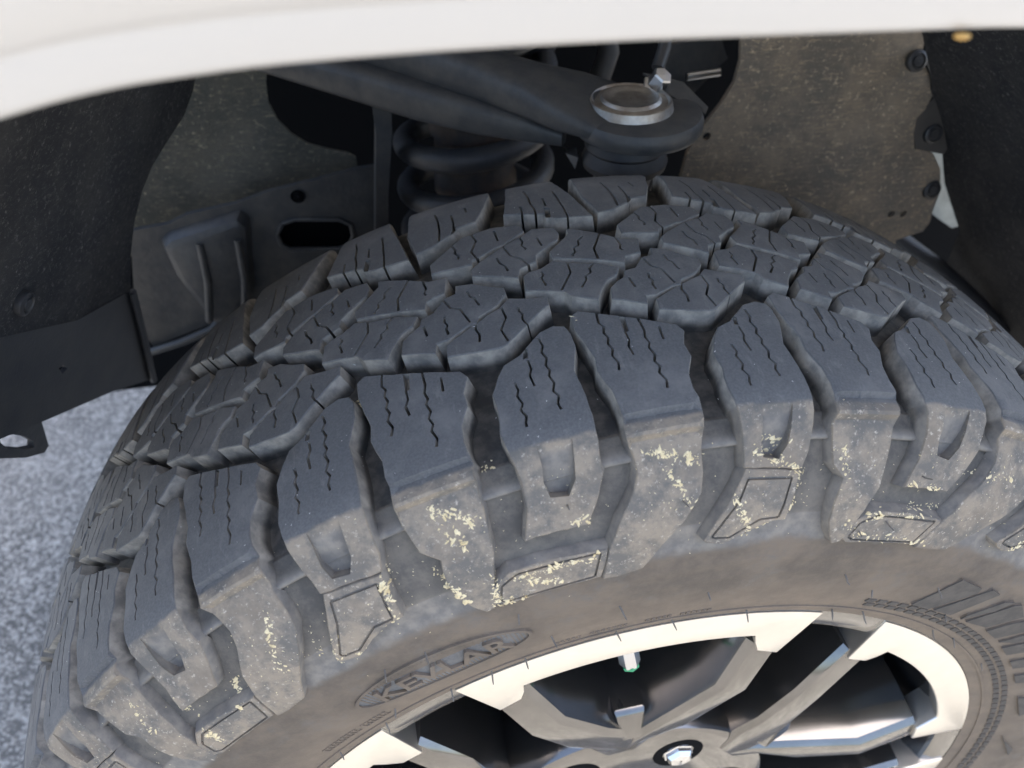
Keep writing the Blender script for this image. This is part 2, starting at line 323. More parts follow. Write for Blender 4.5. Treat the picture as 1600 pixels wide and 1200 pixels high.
def lerp(tab, x):
    if x <= tab[0][0]: return tab[0][1]
    for (a, b), (c, d) in zip(tab, tab[1:]):
        if x <= c: return b + (d - b) * (x - a) / (c - a)
    return tab[-1][1]
DEPTH = [(-190, 2), (-150, 3), (-135, 4), (-112, 9), (-95, 12.5), (95, 12.5), (112, 11.5), (122, 9.4), (126, 7.0), (130.2, 4.4), (131.2, 8.2), (150, 7.6), (178, 6.2), (186, 3.9), (192, 3.4), (205, 3.0), (250, .4), (262, 0)]
depth = lambda s: lerp(DEPTH, s)
PITCH = [(-3, -.755), (-2, -.522), (-1, -.262), (0, .010), (1, .263), (2, .505), (21, -.755 + 2 * math.pi)]
def theta(u):
    while u < -3: u += 24; return theta(u) - 2 * math.pi
    while u > 21: u -= 24; return theta(u) + 2 * math.pi
    return lerp(PITCH, u)
def tp(th, s, h):
    r, y, nr, ny = sect(s); r += nr * h / 1000; y += ny * h / 1000
    return (r * math.sin(th), y, r * math.cos(th))
UL = 101.6                                         # mm per pitch at the crown
def strip(line, wd):
    L = [Vector(p) for p in line]; a = []; b = []
    for i, p in enumerate(L):
        d = Vector((0, 0))
        if i: d += (L[i] - L[i - 1]).normalized()
        if i < len(L) - 1: d += (L[i + 1] - L[i]).normalized()
        d.normalize(); n = Vector((-d.y, d.x)) * wd / 2; a.append(p + n); b.append(p - n)
    return a + b[::-1]
RAMP = 6.01                                        # a scoop whose floor falls away from the shoulder edge
class Block:
    """a tread or sidewall lug: flat outline (x mm, s mm) with cuts, raised off the carcass with worn edges and drafted walls"""
    def __init__(self, outline, cuts=(), htop=lambda s: 0., full=True, edge=.45, flare=1.4, grid=7., rows=()):
        P0 = [Vector((u / 1000 * UL, s)) for u, s in outline]; P = []
        for i, p in enumerate(P0):                 # break long edges up so that they can be a little worn and uneven
            q = P0[(i + 1) % len(P0)]; k = max(1, int((q - p).length / 4.5))
            for j in range(k): P.append(p + (q - p) * j / k + Vector((random.uniform(-.2, .2), random.uniform(-.2, .2))))
        ar = sum(P[i].x * P[(i + 1) % len(P)].y - P[(i + 1) % len(P)].x * P[i].y for i in range(len(P)))
        if ar < 0: P.reverse()
        n = len(P); nr = []
        for i in range(n):
            a = (P[i] - P[i - 1]).normalized(); b = (P[(i + 1) % n] - P[i]).normalized()
            m = Vector((a.y, -a.x)) + Vector((b.y, -b.x)); m = m / max(m.length_squared / 2, .55); nr.append(m)
        L = [P[i] + nr[i] * .15 for i in range(n)]
        self.loop = L; V = list(L); E = [(i, (i + 1) % n) for i in range(n)]; C = []
        for poly, dep in cuts:
            o = len(V); V += [Vector(p) for p in poly]; E += [(o + i, o + (i + 1) % len(poly)) for i in range(len(poly))]; C.append(([tuple(p) for p in poly], dep))
        x0 = min(p.x for p in L); x1 = max(p.x for p in L); y0 = min(p.y for p in L); y1 = max(p.y for p in L)
        y = math.floor(y0 / grid) * grid
        while y < y1:
            x = math.floor(x0 / grid) * grid
            while x < x1:
                if inside((x, y), L): V.append(Vector((x + random.uniform(-.3, .3), y + random.uniform(-.3, .3))))
                x += grid * 1.6
            y += grid
        for y in rows:
            x = x0
            while x < x1:
                if inside((x, y), L): V.append(Vector((x, y)))
                x += 3.4
        v, e, f, *_ = delaunay_2d_cdt(V, E, [], 0, 1e-4)
        def level(t):
            q = sum((v[i] for i in t), Vector((0, 0))) / 3
            if not inside(q, L): return 'out'
            lv = 0.
            for poly, dep in C:
                if inside(q, poly):
                    if dep is None: return 'hole'
                    lv = max(lv, dep)
            return lv
        self.v = []; self.f = []; ids = {}
        def vid(i, kind, dep=0.):
            k = (i, kind, dep)
            if k not in ids:
                p = v[i]; s = p.y
                if kind in ('m', 'b'):
                    best = None
                    for q in range(n):
                        a, b = L[q], L[(q + 1) % n]; t = max(0, min(1, (p - a).dot(b - a) / (b - a).length_squared)); d = (a + (b - a) * t - p).length
                        if best is None or d < best[0]: best = (d, nr[q] * (1 - t) + nr[(q + 1) % n] * t)
                    o = edge if kind == 'm' else edge + flare
                    p = p + best[1] * o
                    ht = htop(p.y) if kind == 'm' else None
                    hh = ht - edge if kind == 'm' else -(depth(p.y) + .6)
                    bl = edge if kind == 'm' else max(htop(p.y) - hh, 1.)
                elif kind == 't':
                    if dep == RAMP: dep = RAMP * max(.04, min(1., (s - 112.) / 22.))
                    hh = htop(s) - dep; bl = dep * .6
                else: hh = -(depth(s) + .6); bl = htop(s) - hh
                ids[k] = len(self.v); self.v.append((p.x / UL, p.y, hh, bl))
            return ids[k]
        eg = {}
        for t in f:
            lv = level(t)
            if isinstance(lv, float): self.f.append(tuple(vid(i, 't', lv) for i in t))
            for i in range(3):
                a, b = t[i], t[(i + 1) % 3]; eg.setdefault((min(a, b), max(a, b)), []).append((a, b, lv))
        for k, l in eg.items():
            if len(l) == 1: l = [l[0], (l[0][1], l[0][0], 'out')]
            A, B = l
            if A[2] == B[2]: continue
            if not isinstance(A[2], float) or (isinstance(B[2], float) and B[2] < A[2]): A, B = B, A
            if not isinstance(A[2], float): continue
            a, b = A[0], A[1]
            if B[2] == 'out':
                self.f.append((vid(b, 't', A[2]), vid(a, 't', A[2]), vid(a, 'm'), vid(b, 'm')))
                self.f.append((vid(b, 'm'), vid(a, 'm'), vid(a, 'b'), vid(b, 'b')))
            elif B[2] == 'hole': self.f.append((vid(b, 't', A[2]), vid(a, 't', A[2]), vid(a, 'h'), vid(b, 'h')))
            else: self.f.append((vid(b, 't', A[2]), vid(a, 't', A[2]), vid(a, 't', B[2]), vid(b, 't', B[2])))
    def at(self, k):
        rg = random.Random(k * 91 + len(self.v)); j = lambda a: rg.uniform(-a, a)
        return [tp(theta(k + x + j(.0013)), s + j(.13), h + j(.05) + (j(.25) if .2 < bl_ < .6 else 0)) for x, s, h, bl_ in self.v]
def tyre_mesh(name, verts, faces, S_, D_, ang=28):
    me = mesh(name, verts, faces, ang)
    for nm, dat in (('pos_s', S_), ('below', D_)):
        a = me.attributes.new(nm, 'FLOAT', 'POINT'); a.data.foreach_set('value', dat)
    return me

def cut(key, extra=()):
    out = [(strip([(u / 1000 * UL, s) for u, s in l], 1.25), None) for l in SIPE.get(key, ())]
    if key in SLOT: out.append(([(u / 1000 * UL, s) for u, s in SLOT[key]], 4.5))
    return out + list(extra)
sh = lambda l, du: [(u + du, s) for u, s in l]
def cutsh(key, du): return [([(p[0] + du / 1000 * UL, p[1]) for p in poly], d) for poly, d in cut(key)]
BSTEP = [(107.5, 0), (109.1, -3.0), (116.6, -.2), (118.2, -.3), (121.2, -3.8), (125, -3.0), (150, -.8), (183, -.2)]
BR = [107.5, 109.1, 116.6, 118.2, 121.2, 125.]
ALUG = [(112, 0), (114.5, -.5), (150, -.3)]
ucut = ([((30 + (u - 30) * 1.22) / 1000 * UL, s) for u, s in OUT['U']], RAMP)
ucut = ([(x, 112.6 if s < 116 else s - 2.) for x, s in ucut[0]], RAMP)
def border(key, inset):
    P = [Vector((u / 1000 * UL, s)) for u, s in key]; c = sum(P, Vector((0, 0))) / len(P); q = []
    for p in P:
        d = p - c; q.append(c + d * (1 - inset / d.length * 1.35))
    return [(strip([q[i], q[(i + 1) % len(q)]], 1.3), 1.3) for i in range(len(q))]
bl = {}
for k in ('P1', 'P2', 'Q', 'R', 'S', 'T'): bl[k] = Block(OUT[k], cut(k))
bl['I1'] = Block(OUT['I1'], cut('I1')); bl['I2'] = Block(OUT['I2'], cut('I2'))
bl['A1'] = Block(OUT['A1'], cut('A', [ucut]), lambda s: lerp(ALUG, s), rows=[112., 114.5]); bl['A2'] = Block(OUT['A2'], cut('A', [ucut]), lambda s: lerp(ALUG, s), rows=[112., 114.5])
bl['Ba'] = Block(OUT['Ba'], cut('B'), lambda s: lerp(BSTEP, s), grid=5., rows=BR); bl['Bb'] = Block(OUT['Bb'], cutsh('B', 1000), lambda s: lerp(BSTEP, s), grid=5., rows=BR)
p1 = sh(OUT['plate1'], 1000)
bl['plate1'] = Block(p1, border(p1, 3.), lambda s: -.5); bl['plate2'] = Block(OUT['plate2'], border(OUT['plate2'], 2.6), lambda s: -.5)
NAMES = dict(P1='tread_block', P2='tread_block', Q='tread_block', R='tread_block', S='tread_block', T='tread_block', I1='inner_shoulder_block', I2='inner_shoulder_block',
             A1='shoulder_block', A2='shoulder_block', Ba='shoulder_block', Bb='shoulder_block', plate1='sidewall_lug', plate2='sidewall_lug')

tyre = empty('tyre', label='black all-terrain tyre with chunky siped tread and dusty brown sidewall', category='tyre')
tyre.rotation_euler = (0, WROT, 0)
ALLV = []; ALLF = []
# carcass
NS = 420; rows = []; s = ARC[0]
while s < ARC[-1]: rows.append(s); s += 1.2 if 122 < s < 140 else 3.2
rows.append(ARC[-1])
V = []; A_s = []; A_d = []; Fc = []
for i in range(NS):
    a = 2 * math.pi * i / NS
    for q in rows:
        h = -depth(q)
        if q > 190: h += .25 * math.sin(q * .55) * (1 if q < 214 else 0)
        V.append(tp(a, q, h)); A_s.append(q); A_d.append(depth(q) if q < 172 else 2.)
k = len(rows)
for i in range(NS):
    j = (i + 1) % NS
    for q in range(k - 1): Fc.append((i * k + q, j * k + q, j * k + q + 1, i * k + q + 1))
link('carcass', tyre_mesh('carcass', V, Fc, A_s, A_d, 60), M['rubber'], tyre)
ALLV += V; ALLF += Fc
rest = ([], [], [], [])
for kk in range(-12, 12):
    keys = ['P1', 'P2', 'Q', 'R', 'S', 'T', 'I1', 'I2'] + (['A2', 'Ba', 'Bb', 'plate2'] if kk % 2 == 0 else ['A1', 'plate1'])
    for key in keys:
        b = bl[key]; vv = b.at(kk); o = len(ALLV); ALLV += vv; ALLF += [tuple(i + o for i in f) for f in b.f]
        if -5 <= kk <= 6:
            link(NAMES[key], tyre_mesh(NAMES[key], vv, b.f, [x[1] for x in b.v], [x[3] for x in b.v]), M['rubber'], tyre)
        else:
            o = len(rest[0]); rest[0].extend(vv); rest[1].extend(tuple(i + o for i in f) for f in b.f); rest[2].extend(x[1] for x in b.v); rest[3].extend(x[3] for x in b.v)
o = link('hidden_tread', tyre_mesh('hidden_tread', *rest), M['rubber'], tyre, kind='stuff')

def relief(name, polys, hgt, parent=tyre, kind=None):
    """low raised marks on the sidewall, polygons in (theta mrad, s mm)"""
    V = []; Fc = []; a = []; d = []
    for P in polys:
        o = len(V); n = len(P)
        for lvl in (1, 0):
            for t, q in P: V.append(tp(t / 1000, q, -depth(q) + (hgt if lvl else -.4))); a.append(q); d.append(0. if lvl else 2.)
        Fc.append(tuple(range(o, o + n))); Fc += [(o + i, o + n + i, o + n + (i + 1) % n, o + (i + 1) % n) for i in range(n)]
    bm_ = tyre_mesh(name, V, Fc, a, d); b2 = bmesh.new(); b2.from_mesh(bm_); bmesh.ops.recalc_face_normals(b2, faces=b2.faces); b2.to_mesh(bm_); b2.free(); smooth(bm_, 28)
    ob = link(name, bm_, M['rubber'], parent)
    if kind: ob['kind'] = kind
    return ob
quad = lambda t0, s0, t1, s1, wd: [(t0, s0 - wd / 2), (t1, s1 - wd / 2), (t1, s1 + wd / 2), (t0, s0 + wd / 2)]
# oval badge frame and its lettering
TC, SC, TA, SB = -252, 218, 168, 15.5
def oval(f, n=56): return [(TC + TA * f * math.cos(2 * math.pi * i / n), SC + SB * f * math.sin(2 * math.pi * i / n)) for i in range(n)]
oo, oi = oval(1.0), [(TC + (TA - 7) * math.cos(2 * math.pi * i / 56), SC + (SB - 1.6) * math.sin(2 * math.pi * i / 56)) for i in range(56)]
relief('badge_rim', [[oo[i], oo[(i + 1) % 56], oi[(i + 1) % 56], oi[i]] for i in range(56)], 1.1)
fld = relief('badge_field', [[(TC, SC)] + [oi[i], oi[(i + 1) % 56]] for i in range(56)], .12)
for nm, val in (('pos_s', 60.), ('below', 0.)): fld.data.attributes[nm].data.foreach_set('value', [val] * len(fld.data.vertices))
hatch = []
for i in range(44):
    t = TC - TA + 12 + i * 7.4; c = (t - TC) / (TA - 8)
    if abs(c) < .97:
        hs = (SB - 2) * math.sqrt(1 - c * c); hatch.append([(t, SC - hs), (t + 2.4, SC - hs), (t + 2.4, SC + hs), (t, SC + hs)])
relief('badge_hatching', hatch, .45, kind='stuff')
def text_mesh(txt, size, squeeze=1.):
    cu = bpy.data.curves.new('lettering', 'FONT'); cu.body = txt; cu.size = size; cu.align_x = 'CENTER'; cu.align_y = 'CENTER'; cu.extrude = .5; cu.offset = size * .012
    cu.resolution_u = 3
    to = bpy.data.objects.new('lettering', cu); COL.objects.link(to)
    me = bpy.data.meshes.new_from_object(to.evaluated_get(bpy.context.evaluated_depsgraph_get()))
    bpy.data.objects.remove(to); bpy.data.curves.remove(cu); return me
def letters(name, txt, tc, sc, size, stretch, hgt):
    me = text_mesh(txt, size); a = []; d = []
    for v in me.vertices:
        x, y, z = v.co; q = sc - y; r = sect(q)[0]
        top = z > 0; v.co = tp(tc / 1000 + x * stretch / 1000 / r, q, -depth(q) + (hgt if top else -.4)); a.append(q); d.append(0. if top else 1.)
    for nm, dat in (('pos_s', a), ('below', d)):
        at = me.attributes.new(nm, 'FLOAT', 'POINT'); at.data.foreach_set('value', dat)
    me.update(); me.materials.clear(); return link(name, me, M['rubber'], tyre)
letters('sidewall_lettering', 'KEVLAR', TC, SC + 1, 18.5, 1.12, 1.7)
# rim-side rows of dashes and the winged ribs
dash = []
for rowi, sc in enumerate((238.2, 243.4)):
    t = 590 + rowi * 14
    while t < 1900:
        dash.append(quad(t, sc, t + 22, sc, 3.4)); t += 31
dd_ = relief('sidewall_dashes', dash, .7, kind='stuff')
RIBS = [[(699,234),(717,204),(783,206),(789,210),(754,234)],[(771,234),(811,204),(841,205),(826,225),(827,233)],[(868,233),(862,228),(880,208),(900,205),(895,216)],[(891,233),(913,207),(926,204),(976,209),(956,229)],[(977,231),(984,217),(1008,206),(1050,212),(1031,231)],[(1058,231),(1066,212),(1084,206),(1098,210),(1090,222)],
        [(1096,232),(1114,212),(1150,207),(1162,214),(1142,232)],[(1185,232),(1200,212),(1236,207),(1250,214),(1230,232)],[(1275,232),(1290,212),(1326,207),(1340,214),(1320,232)],[(1412,230),(1420,222),(1500,218),(1521,226)],[(1640,230),(1668,226),(1717,216),(1750,216)]]
def dark(ob):
    a = ob.data.attributes['below']; v = [0.] * len(a.data); a.data.foreach_get('value', v); a.data.foreach_set('value', [14. if x == 0 else x for x in v])
dark(dd_)
for r_ in RIBS: dark(relief('sidewall_rib', [r_], 1.5))
small = []
for c0, n_, s0 in ((-590, 9, 241), (-480, 6, 241), (-60, 5, 246), (10, 7, 246), (120, 5, 246.5), (190, 6, 246.5)):
    for i in range(n_):
        t = c0 + i * 11; hh = 2.6 if c0 < -400 else 1.0
        small += [quad(t, s0 - hh, t + 7, s0 - hh, .8), quad(t, s0 + hh, t + 7, s0 + hh, .8), [(t, s0 - hh), (t + 2, s0 - hh), (t + 2, s0 + hh), (t, s0 + hh)]]
relief('bead_marks', small, .55, kind='stuff')
relief('bead_ring', [[(i * 30, 250.5), (i * 30 + 30, 250.5), (i * 30 + 30, 252), (i * 30, 252)] for i in range(-45, 75)], .7)
# rubber whiskers left by the mould vents
hp = [(-600, 252), (-470, 256), (-405, 243), (-300, 256), (-205, 256), (-130, 255), (-60, 232), (65, 218), (62, 256), (180, 256), (221, 222), (345, 256), (570, 228), (640, 254), (890, 252), (980, 250), (1180, 248), (560, 256),
      (-90, 198), (-246, 200), (-316, 199), (470, 214), (700, 216), (830, 236), (740, 150), (420, 176), (455, 170), (480, 145), (15, 140), (150, 150)]
for i, (t, q) in enumerate(hp):
    hlen = random.uniform(4, 8); lean = random.uniform(-6, 6)
    pts = [tp(t / 1000 + lean * f / 1000, q + f * random.uniform(0, 1.2), -depth(q) - .3 + (hlen + depth(q) * (.8 if q < 184 else 0)) * f) for f in (0, .35, .7, 1)]
    me = tube('vent_whisker', pts, [.0005, .00045, .0004, .00025], 6)
    for nm, val in (('pos_s', 170.), ('below', 6.)):
        a = me.attributes.new(nm, 'FLOAT', 'POINT'); a.data.foreach_set('value', [val] * len(me.vertices))
    link('vent_whisker', me, M['rubber'], tyre)

# dried sand and grit caught on the tyre
BV = BVHTree.FromPolygons([Vector(v) for v in ALLV], ALLF)
def scatter(items, m, name, label, cat):
    V = []; Fc = []
    for t, q, sz in items:
        a = Vector(tp(t / 1000, q, 14)); r, y, nr, ny = sect(q); d = -Vector((nr * math.sin(t / 1000), ny, nr * math.cos(t / 1000)))
        hit = BV.ray_cast(a, d, .05)
        if hit[0] is None: continue
        p, n = hit[0], hit[1]
        if n.dot(d) > 0: n = -n
        ax = n.orthogonal().normalized(); rt = Matrix.Rotation(random.uniform(0, 6.28), 3, n); ax = rt @ ax; ay = n.cross(ax)
        o = len(V); st = random.uniform(.6, 2.1); kq = 6
        for i in range(kq):
            c = 6.283 * i / kq; rr = sz * random.uniform(.55, 1.2); V.append(p + ax * math.cos(c) * rr * st + ay * math.sin(c) * rr / st - n * sz * .1)
        V.append(p + n * sz * random.uniform(.2, .5) + ax * sz * random.uniform(-.3, .3))
        for i in range(kq): Fc.append((o + i, o + (i + 1) % kq, o + kq))
    me = mesh(name, V, Fc, 10); ob = link(name, me, m, label=label, category=cat, kind='stuff'); ob.rotation_euler = (0, WROT, 0)
items = []
for t0, q0, t1, q1, n_ in FLECK:
    for i in range(int(n_ * 1.8)):
        f = random.random(); clump = abs(random.gauss(0, 1))
        items.append((t0 + (t1 - t0) * f + random.gauss(0, 3.6), q0 + (q1 - q0) * f + random.gauss(0, 1.25), min(.0021, .00028 + .00042 * random.expovariate(1.0))))
for i in range(420): items.append((random.uniform(-780, 760), random.gauss(152, 17), random.uniform(.0002, .0005)))
scatter(items, M['crumb'], 'dried_sand', 'pale yellow dried sand crumbs stuck on the tyre shoulder lugs', 'sand')
scatter([(random.uniform(-900, 800), random.uniform(-85, 112), random.uniform(.00018, .00046)) for i in range(300)], M['stone'], 'white_grit', 'tiny white grit specks scattered over the tread blocks', 'grit')

# ------------------------------------------------------------------ alloy wheel
wheel = empty('alloy_wheel', label='grey six-spoke alloy wheel with bright machined outer face inside the tyre', category='wheel'); wheel.rotation_euler = (0, WROT, 0)
pol = lambda r, a, y: Vector((r * math.sin(math.radians(a)), y, r * math.cos(math.radians(a))))
link('barrel', lathe('barrel', [(.2465, -.1165), (.2475, -.1205), (.2465, -.1225), (.2385, -.1215), (.2300, -.1170), (.2262, -.105), (.2200, -.075), (.2160, .02), (.2150, .10), (.17, .103), (.02, .10)], 'y', 160), M['barrel'], wheel)
link('rim_lip', lathe('rim_lip', [(.2300, -.1168), (.2310, -.1196), (.2385, -.1222), (.2470, -.1228), (.2490, -.1190)], 'y', 200), M['alloy'], wheel)
def prism(name, rings, m, parent=wheel, bev=.0012):
    """stack of equal-count closed rings (front to back) capped at the front"""
    n = len(rings[0]); V = [p for r in rings for p in r]; Fc = [tuple(range(n))]
    for q in range(len(rings) - 1):
        for i in range(n): Fc.append((q * n + i, (q + 1) * n + i, (q + 1) * n + (i + 1) % n, q * n + (i + 1) % n))
    me = mesh(name, V, Fc, 25); b2 = bmesh.new(); b2.from_mesh(me); bmesh.ops.recalc_face_normals(b2, faces=b2.faces); b2.to_mesh(me); b2.free()
    if bev: bevel_mesh(me, bev, 2)
    smooth(me, 25)
    return me
A0, A1 = -17.2, 31.4
padpts = [(.2468, A0 + (A1 - A0) * i / 20) for i in range(21)] + [(.2085, 29.6), (.2105, 25.8), (.2185, 24.4), (.2252, 23.6)] + [(.2252, 23.6 - 33.4 * i / 14) for i in range(1, 15)] + [(.2185, -10.4), (.2128, -11.4), (.2102, -15.2)]
def pad():
    inset = lambda k, y: [pol(r - (k if r < .24 else -0.0), a, y) for r, a in padpts]
    n = len(padpts); r0 = [pol(r, a, -.1240) for r, a in padpts]; r1 = [pol(r - (.0006 if r < .24 else 0), a, -.1226) for r, a in padpts]; r2 = [pol(r + (.004 if r < .24 else 0), a, -.100) for r, a in padpts]
    return prism('machined_face', [r0, r1, r2], None, bev=.0006)
# one leg of a V spoke: stations of (radius, slot side angle, window side angle, y)
Lst = [(.2145, -15.6, -11.0, -.1205), (.1690, -15.0, -9.0, -.1240), (.1300, -11.5, -1.5, -.1205), (.1060, -7.5, 7.0, -.1150), (.085, -3, 10, -.1135)]
Rst = [(.2120, 29.8, 25.6, -.1205), (.1690, 30.0, 24.8, -.1240), (.1240, 22.5, 13.6, -.1205), (.1000, 14.0, 8.5, -.1150), (.085, 9.5, 4, -.1135)]
def spoke(st, flip):
    """faceted bar: flat front, narrow chamfer, wide drafted flanks down to the barrel"""
    V = []; Fc = []
    for i, (r, a, b, y) in enumerate(st):
        sg = 1 if b > a else -1
        for da, db, dy in ((0, 0, 0.), (-.0025, .0040, .004), (-.005, .013, .030), (-.007, .015, .070)):
            pa = a + math.degrees(da * sg / r); pb = b + math.degrees(db * sg / r)
            V.append(pol(r, pa, y + dy)); V.append(pol(r, pb, y + dy))
    k = 8
    for i in range(len(st) - 1):
        o, p = i * k, (i + 1) * k
        Fc.append((o, o + 1, p + 1, p))
        for q in range(3):
            Fc.append((o + 2 * q, p + 2 * q, p + 2 * q + 2, o + 2 * q + 2)); Fc.append((o + 2 * q + 1, o + 2 * q + 3, p + 2 * q + 3, p + 2 * q + 1))
    for o in (0, (len(st) - 1) * k): Fc.append((o, o + 2, o + 4, o + 6, o + 7, o + 5, o + 3, o + 1))
    me = mesh('spoke', V, Fc, 20); b2 = bmesh.new(); b2.from_mesh(me); bmesh.ops.recalc_face_normals(b2, faces=b2.faces); b2.to_mesh(me); b2.free(); bevel_mesh(me, .0011, 2); smooth(me, 22)
    return me
pm, lm, rm = pad(), spoke(Lst, False), spoke(Rst, True)
# boss where the two legs meet, and a raised tongue between them
tongue = prism('spoke_web', [[pol(.128, 3.0, -.1110), pol(.128, 11.0, -.1110), pol(.109, 12.0, -.1165), pol(.107, 3.6, -.1165)], [pol(.131, 2.6, -.108), pol(.131, 11.4, -.108), pol(.106, 13, -.108), pol(.104, 2.6, -.108)], [pol(.136, 2, -.06), pol(.136, 12, -.06), pol(.103, 14, -.06), pol(.101, 1.6, -.06)]], None, bev=.0015)
hub = lathe('hub', [(.002, -.108), (.040, -.108), (.043, -.1105), (.047, -.1120), (.096, -.1125), (.1010, -.1110), (.1035, -.105), (.106, -.07), (.108, -.03)], 'y', 96)
link('hub', hub, M['alloy'], wheel)
nutm = lathe('lug_nut', [(.001, -.1185), (.0075, -.1180), (.0095, -.1155), (.0100, -.1135), (.0112, -.1130), (.0112, -.094)], 'y', 6, 20)
nuth = lathe('nut_well_shade', [(.0110, -.1127), (.0172, -.1128), (.0178, -.1122), (.0178, -.094)], 'y', 32)  # black ring lying on the hub, paints the shade of a sunk well
for i in range(6):
    R = Matrix.Rotation(math.radians(60 * i), 4, 'Y')
    for nm, me, m in (('machined_face', pm, M['machined']), ('spoke', lm, M['alloy']), ('spoke', rm, M['alloy']), ('spoke_web', tongue, M['alloy'])):
        o = link(nm, me, m, wheel); o.matrix_local = R
    c = pol(.0715, 36, 0); o = link('lug_nut', nutm, M['chrome'], wheel); o.matrix_local = R @ Matrix.Translation(c)
    o = link('nut_well_shade', nuth, M['void'], wheel); o.matrix_local = R @ Matrix.Translation(c)
o = link('valve_stem', tube('valve_stem', [pol(.222, 5.9, -.092), pol(.206, 6.2, -.1010), pol(.204, 6.25, -.1018), pol(.1885, 6.6, -.1088), pol(.187, 6.65, -.1094)], [.0046, .0050, .0062, .0062, .0052], 6), M['zinc'], wheel)
link('valve_cap_end', tube('valve_cap_end', [pol(.1875, 6.6, -.1092), pol(.1855, 6.7, -.1101)], [.0054, .0050], 6), M['green'], o)
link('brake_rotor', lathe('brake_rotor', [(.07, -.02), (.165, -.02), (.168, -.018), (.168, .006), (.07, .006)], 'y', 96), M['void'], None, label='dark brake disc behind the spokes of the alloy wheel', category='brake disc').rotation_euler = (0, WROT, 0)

# ------------------------------------------------------------------ fender and body panel above the wheel, plus an unseen hood added for shade
fender = empty('fender', (0, 0, .56), label='white painted car fender with rolled lip arching over the tyre', category='fender')
ARCH = [(-.62, .02), (-.56, .20), (-.48, .345), (-.40, .445), (-.32, .510), (-.26, .538), (-.202, .552), (-.188, .555), (-.175, .557), (-.149, .559), (-.122, .5595), (-.094, .5595), (-.065, .559), (-.034, .558), (-.001, .557), (.033, .556), (.09, .551), (.17, .538), (.26, .508), (.35, .455), (.43, .375), (.50, .26), (.56, .12), (.60, .0)]
def arch_pts():
    out = []
    for i in range(len(ARCH) - 1):
        for q in range(4): t = q / 4; out.append((ARCH[i][0] + (ARCH[i + 1][0] - ARCH[i][0]) * t, ARCH[i][1] + (ARCH[i + 1][1] - ARCH[i][1]) * t))
    out.append(ARCH[-1])
    for _ in range(2): out = [out[0]] + [tuple((out[i - 1][k] + 2 * out[i][k] + out[i + 1][k]) / 4 for k in (0, 1)) for i in range(1, len(out) - 1)] + [out[-1]]
    return out
AP = arch_pts()
def outward(i):
    a, b = AP[max(i - 1, 0)], AP[min(i + 1, len(AP) - 1)]; dx, dz = b[0] - a[0], b[1] - a[1]; l = math.hypot(dx, dz); return -dz / l, dx / l
def loft(name, prof, m, ang=40, upper=None):
    V = []; Fc = []; k = len(prof) + (len(upper) if upper else 0)
    for i, (x, z) in enumerate(AP):
        nx, nz = outward(i)
        for d, y in prof: V.append((x + nx * d, y, z + nz * d))
        if upper:
            px, pz = x + nx * prof[-1][0], z + nz * prof[-1][0]
            for f, y, zt in upper:
                xt = px * 1.25; V.append((px + (xt - px) * f, y, pz + (zt - pz) * f))
    for i in range(len(AP) - 1):
        for q in range(k - 1): Fc.append((i * k + q, i * k + q + 1, (i + 1) * k + q + 1, (i + 1) * k + q))
    me = mesh(name, V, Fc, ang); return me
lip = [(.012, -.128), (.004, -.140), (.0006, -.155), (-.0004, -.1625), (.0004, -.1645), (.0020, -.1655), (.0100, -.1690), (.0125, -.1700)]
link('fender_lip', loft('fender_lip', lip, None, 60), M['paint'], fender).location = (0, 0, -.56)
up = [(.0125, -.17005), (.0150, -.1722), (.025, -.1780), (.045, -.1860)]
link('fender_panel', loft('fender_panel', up, None, 60, [(.35, -.196), (.7, -.196), (.93, -.180), (1., -.150)]and [(.3, -.196, .93), (.62, -.200, .93), (.88, -.186, .93), (1., -.150, .93)]), M['paint'], fender).location = (0, 0, -.56)
shade_hood = mesh('shade_hood', [(-.62, -.152, .928), (.85, -.152, .928), (.85, 1.5, 1.0), (-.62, 1.5, 1.0), (-.62, -.152, .90), (.85, -.152, .90), (.85, 1.5, .97), (-.62, 1.5, .97)],
            [(0, 1, 2, 3), (7, 6, 5, 4), (0, 4, 5, 1), (1, 5, 6, 2), (2, 6, 7, 3), (3, 7, 4, 0)])
link('shade_hood', shade_hood, M['paint'], fender).location = (0, 0, -.56)  # out of view, added to shade the wheel well; extent chosen for the light

